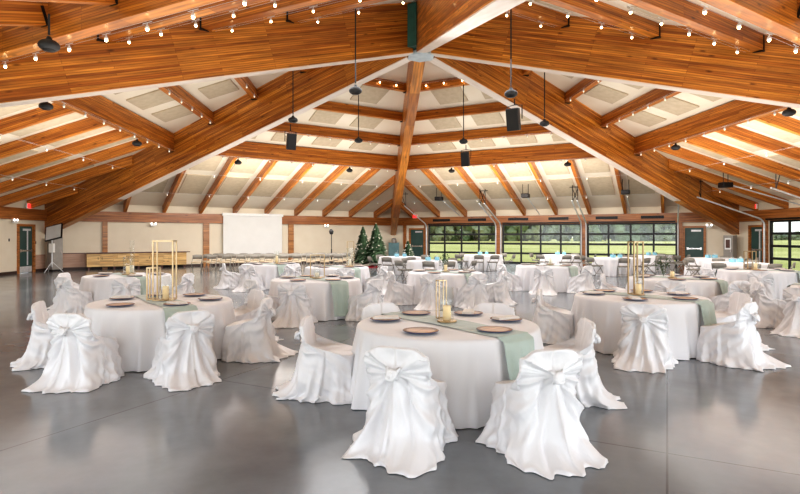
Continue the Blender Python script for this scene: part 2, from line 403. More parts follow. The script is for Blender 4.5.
for k, px0, px1 in ((-1, 102.3, 107.5), (-1, 203, 209), (-1, 288, 293.2)):
    trim(k, s_of(k, px0), s_of(k, px1), -.10, 0, .0, HB, M['post'])
for k, px0, px1 in ((0, 424.8, 427.6), (0, 497, 501.6), (0, 582, 586.6), (0, 678, 682.5), (0, 404, 406.5), (1, 764.5, 768.3)):
    trim(k, s_of(k, px0), s_of(k, px1), -.13, 0, 0, HB, M['header'])
# header vents
for k, pxs in ((0, ((434, 451), (469, 487), (509, 529), (549, 569), (596, 618), (641, 664))),):
    for a, b_ in pxs:
        bm = new(); sa, sb = s_of(0, a), s_of(0, b_)
        box(bm, sa, sb, -.2, -.162, HT - .29, HT - .13)
        for j in range(4): box(bm, sa + .03, sb - .03, -.206, -.199, HT - .28 + j * .036, HT - .268 + j * .036)
        tag(obj('trim_vent', bm, M['steel'], mw=WF[0]), kind='structure')
# baseboards
def base(k, segs, side):
    bm = new()
    for a, b_ in segs: box(bm, a, b_, -.025, 0, 0, .13)
    tag(obj(f'baseboard_{side}', bm, M['base'], mw=WF[k]), kind='structure')
base(-2, [(0, d_l[0] - .1), (d_l[1] + .1, RAD)], 'left'); base(-1, [(0, RAD)], 'back_left')
base(0, [(0, d_back[0] - .1), (g[2][1] + .2, d_br[0] - .1), (d_br[1] + .1, RAD)], 'back_right'); base(1, [(0, d_r[0] - .1)], 'right')
# wainscot
trim(-1, .2, s_of(-1, 86), -.03, 0, .13, .80, M['wains']); trim(-2, d_l[1] + .12, RAD - .2, -.03, 0, .13, .80, M['wains'])
trim(-1, .2, s_of(-1, 190), -.045, 0, .80, .84, M['darktop'])

dn = [0]
def person_door(k, s0, s1, strip=False, swing=1):
    dn[0] += 1; zt = 2.14
    bm = new(); box(bm, s0 - .09, s0 + .02, -.06, .12, 0, zt + .08); box(bm, s1 - .02, s1 + .09, -.06, .12, 0, zt + .08); box(bm, s0 + .02, s1 - .02, -.06, .12, zt - .02, zt + .08)
    fr = obj('frame', bm, M['doorframe'])
    bm = new(); box(bm, s0 + .02, s1 - .02, .03, .08, .01, zt - .02)
    d = tag(obj(f'door_{dn[0]}', bm, M['doorgreen'], mw=WF[k]), kind='structure')
    fr.parent = d
    bm = new(); box(bm, s0 + .1, s1 - .1, -.035, -.01, .98, 1.05); box(bm, s0 + .1, s0 + .2, -.03, .03, .95, 1.08); box(bm, s1 - .2, s1 - .1, -.03, .03, .95, 1.08)
    obj('push_bar', bm, M['chrome'], d)
    bm = new(); box(bm, s0 + .35 * (s1 - s0), s1 - .15 * (s1 - s0), .0, .03, zt - .22, zt - .12); obj('closer', bm, M['galv'], d)
    bm = new(); box(bm, s0 + .06, s1 - .06, .022, .03, .03, .3); obj('kick_plate', bm, M['galv'], d)
    if strip:
        bm = new(); a = s0 + .62 * (s1 - s0); box(bm, a, a + .09, .022, .03, .35, zt - .12); obj('edge_strip', bm, M['galv'], d)
    return d
person_door(-2, *d_l, strip=True); person_door(0, *d_back); person_door(0, *d_br); person_door(1, *d_r, strip=True)
wn = [0]
def glazed(k, s0, s1, cols, rows, zt):
    wn[0] += 1; t = .10
    bm = new(); box(bm, s0, s0 + t, .04, .12, 0, zt); box(bm, s1 - t, s1, .04, .12, 0, zt)
    for j in range(rows + 1):
        z = j * (zt - .09) / rows; box(bm, s0 + t, s1 - t, .04, .12, z - .015, z + .105)
    for i in range(1, cols):
        x = s0 + (s1 - s0) * i / cols; box(bm, x - t / 2, x + t / 2, .045, .115, .05, zt - .05)
    w = tag(obj(f'window_{wn[0]}', bm, M['winframe'], mw=WF[k]), kind='structure')
    for i in range(cols):
        for j in range(rows):
            bm = new(); x0 = s0 + (s1 - s0) * i / cols; x1 = s0 + (s1 - s0) * (i + 1) / cols
            box(bm, x0 + .03, x1 - .03, .075, .083, j * (zt - .09) / rows + .06, (j + 1) * (zt - .09) / rows + .03)
            obj('pane', bm, M['glass'], w)
    return w
for a, b_ in g: glazed(0, a, b_, 4, 4, GZ)
glazed(1, *g_r, 4, 4, GZ)

# ------------------------------------------------------------------ wall fittings
def wobj(name, k, parts, label, cat, group=None, at=(0, 0, 0)):
    """parts: (part name, list of boxes, material); coordinates in the wall's frame"""
    e = link(bpy.data.objects.new(name, None)); e.matrix_world = WF[k] @ Matrix.Translation(at); tag(e, label, cat, group)
    for pn, boxes, m in parts:
        bm = new()
        for b_ in boxes: box(bm, *b_)
        obj(pn, bm, m, e, bevel=.006)
    return e
# projection screen
sa, sb = s_of(-1, 221), s_of(-1, 281.5)
wobj('projection_screen', -1, [('screen_cloth', [(sa + .06, sb - .06, -.245, -.238, .62, 2.86)], M['screen']),
     ('roller_case', [(sa, sb, -.31, -.17, 2.84, 3.0)], M['whiteplastic']), ('bottom_bar', [(sa + .05, sb - .05, -.255, -.228, .58, .62)], M['black'])],
     'large white projection screen pulled down in front of the back wall', 'projection screen')
# sideboard
sa, sb = s_of(-1, 86), s_of(-1, 184.5); n = 8; w = (sb - sa) / n
e = wobj('sideboard', -1, [('top', [(sa - .02, sb + .02, -.58, -.03, .80, .85)], M['darktop']), ('carcass', [(sa, sb, -.52, -.04, .14, .80)], M['wooddoor'])],
     'long low wooden sideboard with dark top against the back left wall', 'sideboard')
for i in range(n):
    bm = new(); box(bm, sa + i * w + .008, sa + (i + 1) * w - .008, -.545, -.52, .16, .785)
    bmesh.ops.transform(bm, matrix=Matrix.Translation((0, 0, 0)), verts=bm.verts)
    d = obj('door', bm, M['wooddoor'], e)
    bm = new(); box(bm, sa + (i + (.85 if i % 2 == 0 else .15)) * w - .01, sa + (i + (.85 if i % 2 == 0 else .15)) * w + .01, -.565, -.545, .5, .62); obj('handle', bm, M['steel'], d)
for i in range(5):
    x = sa + .1 + i * (sb - sa - .2) / 4; bm = new(); box(bm, x - .04, x + .04, -.5, -.42, 0, .14); obj('leg', bm, M['darktop'], e)
# emergency lights, exit signs
def emlight(k, px, py, label):
    s, z = s_of(k, px), z_of(k, px, py)
    e = wobj('emergency_light', k, [('housing', [(-.14, .14, -.24, -.165, -.07, .05)], M['whiteplastic'])], label, 'emergency light', at=(s, 0, z))
    for x in (-.10, .10):
        bm = new(); ball(bm, (x, -.23, .07), .05, 1, .8, 1); obj('lamp_head', bm, M['emlight'], e, True)
emlight(-1, 153, 225, 'white emergency light on the header above the sideboard')
emlight(-1, 325, 226.5, 'white emergency light on the header left of the Christmas trees')
emlight(-2, 10.5, 221.5, 'white emergency light on the header beside the green left door')
emlight(0, 709, 226.3, 'white emergency light above the back door near the grey cabinet')
def exitsign(k, px, py, label):
    s, z = s_of(k, px), z_of(k, px, py)
    wobj('exit_sign', k, [('face', [(-.16, .16, -.19, -.165, -.10, .10)], M['exit']), ('case', [(-.18, .18, -.165, -.10, -.12, .12)], M['whiteplastic'])], label, 'sign', at=(s, 0, z))
exitsign(-2, 26, 206, 'red lit exit sign above the green left door')
exitsign(0, 416, 216.5, 'red lit exit sign above the back corner door')
exitsign(1, 757, 206.5, 'red lit exit sign above the green door in the right wall')
# switch plates
for k, px, py, lb in ((-2, 35.5, 242.5, 'small dark switch on the wall beside the left door'), (-2, 9, 240, 'small switch plate on the left wall before the door')):
    wobj('wall_switch', k, [('plate', [(-.04, .04, -.012, 0, -.06, .06)], M['steel']), ('toggle', [(-.012, .012, -.022, -.012, -.025, .025)], M['black'])], lb, 'switch', at=(s_of(k, px), 0, z_of(k, px, py)))
# column base cabinets under the beam ends
def base_cabinet(k, material, label, h, w=.5, off=.55):
    q = radial(k, RAD - off, 0)
    e = empty('base_cabinet', q, -bear(k), label, 'cabinet')
    bm = new(); box(bm, -w / 2, w / 2, -.3, .12, .08, h); obj('body', bm, material, e, bevel=.01)
    bm = new(); box(bm, -w / 2 + .03, w / 2 - .03, -.27, .1, 0, .08); obj('plinth', bm, M['steel'], e)
    bm = new(); box(bm, -w / 2 + .04, w / 2 - .04, -.318, -.3, .14, h - .06); d = obj('door', bm, material, e, bevel=.004)
    bm = new(); box(bm, w / 2 - .11, w / 2 - .08, -.345, -.318, h * .5, h * .5 + .14); obj('handle', bm, M['chrome'], d)
    return e
base_cabinet(-1, M['greycab'], 'grey metal cabinet under the beam end in the back left corner', 1.62)
base_cabinet(0, M['tealcab'], 'teal cabinet under the beam end at the back corner', 1.25, .7)
e = base_cabinet(1, M['greycab'], 'tall grey metal cabinet with a framed notice under the right beam end', 1.72, .46)
bm = new(); box(bm, -.15, .15, -.334, -.319, 1.0, 1.58); f = obj('notice_frame', bm, M['whiteplastic'], e)
bm = new(); box(bm, -.10, .10, -.338, -.334, 1.08, 1.50); obj('notice', bm, M['darktop'], f)
bm = new(); lathe(bm, [(.0, 0), (.17, 0), (.17, .22), (.12, .3), (0, .32)], 16)
o = obj('amplifier', bm, M['greycab'], smooth=False); o.location = radial(0, RAD - .85, 1.25); tag(o, 'squat grey canister on top of the teal corner cabinet', 'canister')

# ------------------------------------------------------------------ cable lights
bulb = new(); lathe(bulb, [(.012, .10), (.035, .02), (.05, -.02), (.04, -.055), (.0, -.065)], 10)
def lampdata(material):
    me = bpy.data.meshes.new('lamp'); return me
stem = new(); tube(stem, [(0, 0, .02), (0, 0, .10)], .006, 5); tube(stem, [(-.11, 0, .10), (.11, 0, .10)], .006, 5); lathe(stem, [(.03, .0), (.035, .03), (.014, .06)], 8)
BM_ = {}
for nm in ('lamp', 'lampdim'):
    b2 = new(); ball(b2, (0, 0, -.008), .026, 1, 1, 1.1, 2)
    me = bpy.data.meshes.new(nm); b2.to_mesh(me); b2.free(); me.materials.append(M[nm])
    for p in me.polygons: p.use_smooth = True
    BM_[nm] = me
SM_ = bpy.data.meshes.new('holder'); stem.to_mesh(SM_); stem.free(); SM_.materials.append(M['galv']); bulb.free()
def cable(k, p, drop, spacing, lit, label):
    h = p * math.tan(R_(30)) - .3; z = deck(p) - drop
    a, b_ = bay(k, p, -h, z), bay(k, p, h, z); m, y = beam_frame(a, b_)
    bm = new(); L = 2 * h
    tube(bm, [(0, -.045, .10), (L, -.045, .10)], .0022, 4); tube(bm, [(0, .045, .10), (L, .045, .10)], .0022, 4)
    o = obj('cable_light', bm, M['galv'], mw=m); tag(o, label, 'cable light', 'cable light strings under the roof')
    n = max(2, int(L / spacing))
    for i in range(n):
        x = (i + .5) * L / n
        hd = link(bpy.data.objects.new('lamp_holder', SM_)); hd.parent = o; hd.location = (x, 0, 0)
        bl = link(bpy.data.objects.new('bulb', BM_['lamp' if lit else 'lampdim'])); bl.parent = hd
for k in range(-2, 4):
    for i, (p, d) in enumerate(PUR):
        if i == 1 and k in (-1, 0): continue
        lit = (k in (2, 3)) or i == 0
        cable(k, p - (.16 if i or k > 1 else .2), d + .16 if i or k > 1 else .24, 1.0 if i or k > 1 else .72, lit, f'cable light string under the {ORD[i]} purlin {BAY[k]}')
    for j, (p, nm) in enumerate(((12.1, 'upper'), (14.4, 'lower'))):
        if k in (2, 3): continue
        cable(k, p, .55, 1.99, False, f'{nm} dim cable light string across rafters {BAY[k]}')

# ------------------------------------------------------------------ hanging speakers
def dome_speaker(loc, label, rod_top=None, s=1.0):
    e = empty('dome_speaker', loc, 0, label, 'speaker', 'dome loudspeakers under the roof')
    bm = new(); lathe(bm, [(.0, -.09), (.11, -.09), (.15, -.06), (.162, -.02), (.15, .02), (.11, .055), (.05, .08), (.03, .13), (0, .14)], 20); obj('housing', bm, M['black'], e, True)
    bm = new(); lathe(bm, [(0, -.108), (.09, -.105), (.105, -.088)], 16, cap=False); obj('grille', bm, M['steel'], e, True)
    if rod_top is not None:
        bm = new(); tube(bm, [(0, 0, .16), (0, 0, rod_top - loc[2])], .018, 6); obj('rod', bm, M['black'], e)
    e.scale = (s, s, s) if rod_top is None else (1, 1, 1)
    return e
def box_speaker(loc, rz, label, tilt=R_(12), arm=.4):
    e = empty('box_speaker', loc, rz, label, 'speaker')
    mm = Matrix.Rotation(tilt, 4, 'X')
    bm = new(); vs = box(bm, -.16, .16, -.17, .15, -.27, .27)
    for v in vs:
        if v.co.y > 0: v.co.x *= .65
    bmesh.ops.transform(bm, matrix=mm, verts=bm.verts); obj('cabinet', bm, M['black'], e, bevel=.02)
    bm = new(); box(bm, -.145, .145, -.185, -.17, -.25, .25, mm); obj('grille', bm, M['steel'], e)
    bm = new(); tube(bm, [(-.19, 0, 0), (-.19, 0, .33), (0, 0, .36), (.19, 0, .33), (.19, 0, 0)], .014, 6); tube(bm, [(0, 0, .35), (0, 0, .36 + arm)], .016, 6); obj('yoke', bm, M['steel'], e)
    return e
def hang(px, ytop_px, y, dome_py, bay_txt, box_py=None, box_px=None, rz=0):
    top = at_y(px, ytop_px, y); d = at_y(px, dome_py, y)
    k, p, l = None, None, None
    # hang from the innermost purlin of the bay
    dome_speaker(d, f'black dome speaker on a long rod {bay_txt}', rod_top=top.z)
    if box_py:
        b_ = at_y(box_px, box_py, y + .05); box_speaker(b_, rz, f'black box speaker in a yoke hanging {bay_txt}', arm=max(.05, d.z - b_.z - .5))
hang(355.5, 9, 13.1, 90, 'in front of the long upper left beam')
hang(511, 9, 13.1, 93, 'below the beam passing overhead', 119.5, 514.5, R_(-32))
hang(293, 70, 17.9, 119.5, 'in front of the back left beam', 141.5, 290.5, R_(28))
hang(463.5, 85, 20.2, 141, 'right of the back beam', 159, 466, R_(-24))
hang(358.5, 95, 20.6, 140, 'left of the back beam')
hang(544.5, 71, 17.95, 123, 'in front of the back right beam')
for px, py, k, lb in ((49, 44.5, 3, 'at the top left under the nearest deep purlin'), (46, 105.5, -2, 'left side beneath the long left beam'), (137, 143, -2, 'beside the tall brown left rafter hanger'),
        (238, 162, -1, 'above the projection screen at the deep purlin'), (349.5, 170, -1, 'left of the back beam foot at the deep purlin'),
        (451.6, 170.6, 0, 'above the first glass door at the deep purlin'), (567.6, 164, 0, 'above the second glass door at the deep purlin'),
        (675.7, 147, 1, 'on the lowest roof plane right of the right beam'), (789, 112, 1, 'at the right edge under the long right beam')):
    d = ray(px, py); best = None
    # point on the plane parallel to the deck, .84 below
    a = R_(ROT + 60 * k + 30); nx, ny = math.sin(a), math.cos(a)
    den = d.z + SLP * (d.x * nx + d.y * ny); t = (ZTOP - .84 - CAMZ + SLP * (HX * nx + HY * ny)) / den
    q = Vector((0, 0, CAMZ)) + d * t
    dome_speaker(q, f'black dome speaker {lb}', rod_top=q.z + .5)

# ------------------------------------------------------------------ overhead door tracks and openers
def track(k, s, label, side):
    e = link(bpy.data.objects.new('door_track', None)); e.matrix_world = WF[k]; tag(e, label, 'door track', 'steel tracks of the overhead glass doors')
    pts = [(s, -.22, .05), (s, -.22, 2.2)] + [(s, -.22 - .45 * (1 - math.cos(t)), 2.2 + .45 * math.sin(t) * .8) for t in (.3, .6, .9, 1.2)]
    y1 = pts[-1][1]; z1 = pts[-1][2]
    pts.append((s, y1 - 3.0, z1 + 3.0 * SLP * 1.0))
    bm = new(); tube(bm, pts, .04, 6); obj('rail', bm, M['galv'], e)
    bm = new(); yy, zz = pts[-1][1] + .2, pts[-1][2] - .05; dz = deck(APO + yy) - .02
    tube(bm, [(s, yy, zz), (s + side * .0, yy, dz)], .018, 5); tube(bm, [(s, yy, zz), (s - .3 * side, yy, dz - .1)], .018, 5); tube(bm, [(s - .35 * side, yy, dz - .12), (s + .15 * side, yy, dz - .12)], .018, 5)
    obj('hanger_bracket', bm, M['steel'], e)
names = ['first glass door from the back corner', 'middle glass door of the back wall', 'third glass door from the back corner', 'single glass door in the right wall']
for i, (k, (a, b_)) in enumerate([(0, q) for q in g] + [(1, g_r)]):
    track(k, a - .02, f'left bent steel track rising from the {names[i]}', 1)
    track(k, b_ + .02, f'right bent steel track rising from the {names[i]}', -1)
    sm = (a + b_) / 2
    yy = -3.6; zz = deck(APO + yy) - .62
    e = link(bpy.data.objects.new('door_opener', None)); e.matrix_world = WF[k]; tag(e, f'dark motor opener hung from the roof before the {names[i]}', 'door opener')
    bm = new(); box(bm, sm - .2, sm + .2, yy - .32, yy + .12, zz - .12, zz + .1); obj('motor', bm, M['steel'], e, bevel=.03)
    bm = new(); tube(bm, [(sm, yy + .1, zz), (sm, -.25, HT + .05)], .03, 6); obj('rail', bm, M['galv'], e)
    bm = new()
    for x in (-.15, .15): tube(bm, [(sm + x, yy - .1, zz + .1), (sm + x, yy - .1, deck(APO + yy - .1) - .01)], .016, 5)
    obj('hanger', bm, M['steel'], e)
    bm = new(); box(bm, a + .1, b_ - .1, -.26, -.2, HT - .36 if False else HB + .02, HB + .10); 
    obj('torsion_bar', bm, M['steel'], e)

# ------------------------------------------------------------------ covered chair
def catmull(P, t):
    n = len(P) - 1; x = t * n; i = min(int(x), n - 1); f = x - i
    p0, p1, p2, p3 = P[max(i - 1, 0)], P[i], P[i + 1], P[min(i + 2, n)]
    return [0.5 * (2 * b + (-a + c) * f + (2 * a - 5 * b + 4 * c - d) * f * f + (-a + 3 * b - 3 * c + d) * f ** 3) for a, b, c, d in zip(p0, p1, p2, p3)]
def sstep(a, b, x):
    t = max(0, min(1, (x - a) / (b - a))); return t * t * (3 - 2 * t)
CP = [  # z_back, z_front, y_back, y_front, half width
    (.800, .800, -.290, -.282, .205), (.806, .806, -.300, -.272, .242), (.795, .793, -.312, -.258, .268), (.745, .68, -.315, -.242, .275), (.71, .57, -.312, -.22, .275),
    (.675, .478, -.308, -.195, .274), (.64, .460, -.305, -.06, .270), (.595, .456, -.303, .10, .266), (.53, .452, -.31, .205, .266), (.43, .425, -.328, .24, .270),
    (.28, .28, -.365, .255, .288), (.12, .12, -.425, .275, .32), (.03, .03, -.48, .29, .345), (.006, .006, -.56, .30, .36)]
KZ = .615
def _perimeter(n, ex):
    pts = []
    for i in range(4000):
        u = -PI / 2 + 2 * PI * i / 4000; c, q = math.cos(u), math.sin(u)
        pts.append((math.copysign(abs(c) ** ex, c), math.copysign(abs(q) ** ex, q)))
    cum = [0.]
    for p, q in zip(pts, pts[1:] + pts[:1]): cum.append(cum[-1] + math.hypot(p[0] - q[0], p[1] - q[1]))
    out = []; j = 0
    for i in range(n):
        t = cum[-1] * i / n
        while cum[j + 1] < t: j += 1
        out.append((*pts[j], math.atan2(pts[j][1], pts[j][0]), i / n))
    return out
PERIM = _perimeter(168, .42)
def ridge(x): return 1 - 2 * abs(math.sin(x * .5)) ** .75
def cover(seed, train=(0., 0.)):
    r = random.Random(seed); NU, NV = len(PERIM), 84
    ph = [r.uniform(0, 6.28) for _ in range(14)]; kx = r.uniform(-.02, .02)
    bm = new(); rings = []
    for j in range(NV + 1):
        t = j / NV; zb, zf, yb, yf, hx = catmull(CP, t)
        ring = []
        for cx, w, u, pr in PERIM:
            X = hx * cx; Y = (yb + yf) / 2 + (yf - yb) / 2 * w
            q = (w + 1) / 2; Z = zb + (zf - zb) * q
            low = sstep(.5, .0, Z); top = sstep(.70, .80, Z)
            Z -= .05 * sstep(.12, .25, abs(X)) ** 1.5 * top * (1 if t < .25 else 0)          # rounded shoulders
            nx, ny = math.copysign(abs(cx) ** 4, cx), math.copysign(abs(w) ** 4, w)
            nl = math.hypot(nx, ny) + 1e-6; nx /= nl; ny /= nl
            backw = sstep(.0, -.75, w)
            dx, dz = X - kx, Z - KZ
            dist = math.hypot(dx, dz) + 1e-5; ang = math.atan2(dx, dz)       # 0 up, +-pi down
            rad = ridge(ang * 15 + ph[0] + 1.1 * math.sin(ang * 3 + ph[1])) * .6 + ridge(ang * 24 + ph[2] + math.sin(ang * 5)) * .4
            upm = sstep(.75, 1.15, abs(ang)) if dz > 0 else 1
            amp = sstep(.02, .08, dist) * (.015 + .026 * sstep(.1, .5, dist) * (1 if dz < 0 else .2))
            fold = backw * amp * rad * (.04 + .96 * upm)
            if dz > 0:                                # swags from shoulders to knot, flat hollow above
                fold += backw * sstep(.28, .16, dist) * (.022 * math.exp(-((abs(ang) - .98) / .20) ** 2) - .026 * math.exp(-(ang / .55) ** 2) * sstep(.02, .07, dist) * sstep(.2, .12, dz))
            fold += backw * .032 * math.exp(-(dist / .06) ** 2)
            if dz < 0:                                # column of cloth below the knot, a valley each side
                k = -dz
                fold += backw * (.036 * math.exp(-(dx / (.035 + .10 * k)) ** 2) * sstep(0, .1, k) - .044 * math.exp(-((abs(dx) - (.07 + .17 * k)) / (.03 + .03 * k)) ** 2) * sstep(0, .12, k))
            fr = 1 - backw
            al = pr * 2 * PI
            fold += fr * low * (.022 * ridge(al * 17 + ph[3] + math.sin(al * 5)) + .010 * ridge(al * 29 + ph[4]))
            # pull lines on the side panels running from the knot side to the front hem
            fold += fr * sstep(.02, .2, 1 - abs(w)) * .012 * ridge((Z * 1.1 + Y * .9) * 38 + ph[5] + X * 4)
            hem = sstep(.16, .0, Z)
            fold += hem * (.045 * math.sin(al * 3 + ph[6]) + .026 * math.sin(al * 7 + ph[7]) + .02 * ridge(al * 19 + ph[8]))
            fold += hem * backw * (train[0] * math.exp(-((cx + .7) / .5) ** 2) + train[1] * math.exp(-((cx - .7) / .5) ** 2))
            fold += noise.noise(Vector((X * 7 + seed, Y * 7, Z * 5))) * .014 * (.35 + low)
            fold += noise.noise(Vector((X * 18 + seed, Y * 18, Z * 12))) * .005
            X += nx * fold; Y += ny * fold
            if t > .75: Z = max(.004, Z + hem * .014 * (1 + math.sin(al * 13 + ph[9])) * (1 if t < .99 else .0))
            ring.append(bm.verts.new((X, Y, Z)))
        rings.append(ring)
    for a, b_ in zip(rings, rings[1:]):
        for i in range(NU): bm.faces.new((a[i], b_[i], b_[(i + 1) % NU], a[(i + 1) % NU]))
    bm.faces.new(rings[0])
    return bm
def knot_bm(seed):
    r = random.Random(seed + 50); bm = new()
    y0 = -.375
    ball(bm, (0, y0 - .004, KZ), .032, 1.15, .8, .95, 3)
    a = r.uniform(.3, .7)
    pts = []
    for i in range(20):
        t = 2 * PI * i / 20
        pts.append((.034 * math.cos(t) * math.cos(a) - .03 * math.sin(t) * math.sin(a), y0 - .010 + .012 * math.sin(t + .6), KZ + .034 * math.cos(t) * math.sin(a) + .03 * math.sin(t) * math.cos(a)))
    tube(bm, pts, .017, 8, closed=True)
    tube(bm, [(-.055, y0 + .035, KZ + .05), (-.03, y0 + .012, KZ + .022), (0, y0 - .003, KZ - .003), (.035, y0 + .02, KZ - .04)], [.012, .017, .02, .01], 8)
    tube(bm, [(.055, y0 + .035, KZ + .045), (.03, y0 + .012, KZ + .02), (.0, y0 - .002, KZ), (-.035, y0 + .02, KZ - .045)], [.012, .017, .019, .01], 8)
    for v in bm.verts: v.co += Vector((noise.noise(v.co * 40 + Vector((seed, 0, 0))), noise.noise(v.co * 40 + Vector((0, seed, 9))), noise.noise(v.co * 40 + Vector((5, 0, seed))))) * .012
    return bm
PROTO = []
for sd, tr in ((3, (.05, .10)), (11, (.10, .03)), (23, (.03, .06)), (31, (.10, .0))):
    e = empty('covered_chair'); obj('chair_cover', cover(sd, tr), M['satin'], e, True)
    obj('knot', knot_bm(sd), M['satin'], e, True)
    PROTO.append(remember(e))
used = [False] * 4
def side_word(phi):
    phi = (phi + 180) % 360 - 180
    for lo, hi, wd in ((-22, 22, 'far side'), (22, 68, 'far right side'), (68, 113, 'right side'), (113, 168, 'near right side'), (-68, -22, 'far left side'), (-113, -68, 'left side'), (-168, -113, 'near left side')):
        if lo <= phi < hi: return wd
    return 'near side'
nchair = [0]
def covered_chair(T, phi, r, label, turn=0):
    i = nchair[0] % 4 if nchair[0] else 0
    nchair[0] += 1
    a = R_(phi); loc = (T[0] + r * math.sin(a), T[1] + r * math.cos(a), 0); rz = PI - a + R_(turn)
    if not used[i]:
        used[i] = True; o = PROTO[i]; o.location = loc; o.rotation_euler = (0, 0, rz)
        return tag(o, label, 'chair', 'white covered chairs')
    return dup(PROTO[i], loc, rz, label, 'white covered chairs', 'chair')

# ------------------------------------------------------------------ tables
TR = .93
def ridge(x): return 1 - 2 * abs(math.sin(x * .5)) ** .75
def cloth_bm(seed):
    r = random.Random(seed); bm = new(); NU = 240
    ph = [r.uniform(0, 6.28) for _ in range(8)]
    prof = [(0, .752), (.3, .752), (.6, .752), (.80, .752), (.90, .752), (.925, .749), (.94, .738), (.947, .715)] + [(.948 + .004 * i, .715 - .0705 * i) for i in range(1, 11)]
    rings = []
    for r0, z in prof[1:]:
        d = max(0, .73 - z) / .73; ring = []
        for i in range(NU):
            u = 2 * PI * i / NU
            f = math.sin(u * 13 + ph[0] + .7 * math.sin(u * 3 + ph[1])) * .55 + math.sin(u * 23 + ph[2] + .5 * math.sin(u * 5 + ph[3])) * .45
            f = .5 * f + .5 * ridge(u * 26 + ph[6] + 1.5 * math.sin(u * 4 + ph[7]))
            rr = r0 + (.034 * d + .082 * d ** .7 * f * sstep(0, .3, d)) + d * d * .02 * math.sin(u * 4 + ph[4])
            ring.append(bm.verts.new((rr * math.cos(u), rr * math.sin(u), max(.008, z + .004 * math.sin(u * 17 + ph[5]) * d))))
        rings.append(ring)
    bm.faces.new(rings[0])
    for a, b_ in zip(rings, rings[1:]):
        for i in range(NU): bm.faces.new((a[i], b_[i], b_[(i + 1) % NU], a[(i + 1) % NU]))
    return bm
def runner_bm(seed):
    r = random.Random(seed); bm = new(); ph = [r.uniform(0, 6.28) for _ in range(5)]
    # along local y (+y end hangs long), width .40, follows cloth; drop over both rims
    prof = []
    n = 26
    for i in range(n + 1):
        y = -.93 + 1.86 * i / n; prof.append((y, .759))
    drop = lambda s: [(s * .955, .750), (s * .972, .728)] + [(s * (.985 + .006 * i), .70 - .056 * i) for i in range(12)]
    full = [(y, z) for y, z in reversed(drop(-1))] + prof + drop(1)
    W = 14; rows = []
    for y, z in full:
        row = []
        d = max(0, .74 - z)
        for j in range(W + 1):
            q = j / W * 2 - 1
            wv = .205 * (1 - .12 * min(1, d * 2))
            x = q * wv + .012 * math.sin(y * 5 + ph[0])
            fold = math.sin(q * 7 + ph[1] + d * 2) * .018 * min(1, d * 5)
            yy = y
            if abs(y) > .93:                 # follow the round rim sideways
                yy = math.copysign(math.sqrt(max(.01, y * y - x * x)) , y) + math.copysign(.012 + fold + .045 * d, y)
            zz = z + (.003 * math.sin(q * 9 + y * 6 + ph[2]) + .002 if d == 0 else 0)
            if d == 0 and math.hypot(x, y) > .90: zz -= .0
            if d == 0 and math.hypot(x, yy) > .925: yy = math.copysign(math.sqrt(.925 ** 2 - x * x), y)
            row.append(bm.verts.new((x, yy, zz)))
        rows.append(row)
    for a, b_ in zip(rows, rows[1:]):
        for j in range(W): bm.faces.new((a[j], a[j + 1], b_[j + 1], b_[j]))
    bmesh.ops.recalc_face_normals(bm, faces=bm.faces)
    return bm
def tomesh(name, bm, m, smooth=True):
    bmesh.ops.recalc_face_normals(bm, faces=bm.faces)
    me = bpy.data.meshes.new(name); bm.to_mesh(me); bm.free(); me.materials.append(m)
    for p in me.polygons: p.use_smooth = smooth
    return me
CLOTH = [tomesh('tablecloth', cloth_bm(s), M['linen']) for s in (1, 2, 3)]
RUN = [tomesh('table_runner', runner_bm(s), M['runner']) for s in (4, 5)]
def inst(name, me, loc, rz, label, cat, group=None):
    o = link(bpy.data.objects.new(name, me)); o.location = loc; o.rotation_euler = (0, 0, rz); return tag(o, label, cat, group)
# place settings
bm = new(); lathe(bm, [(0, .006), (.12, .006), (.165, .013), (.167, .017), (.12, .012), (0, .011)], 32, cap=False); CH_TOP = tomesh('charger', bm, M['charger'])
bm = new(); lathe(bm, [(0, 0), (.11, 0), (.158, .006), (.172, .014), (.1675, .0165)], 32, cap=False); CH_RIM = tomesh('rim', bm, M['chargerrim'])
bm = new()
for i in range(3): box(bm, -.065 + .004 * i, .065 - .003 * i, -.14 + .006 * i, .14 - .002 * i, .012 + .008 * i, .019 + .008 * i)
NAP = tomesh('napkin', bm, M['napkin'], False)
def charger(loc, rz, label, nap):
    o = inst('charger_plate', CH_TOP, loc, rz, label, 'plate', 'wooden charger plates')
    c = link(bpy.data.objects.new('rim', CH_RIM)); c.parent = o; c['label'] = 'dark blue underside rim'
    if nap:
        n = inst('napkin', NAP, (loc[0], loc[1], loc[2] + .002), rz + .3, nap, 'napkin', 'folded napkins on the chargers')
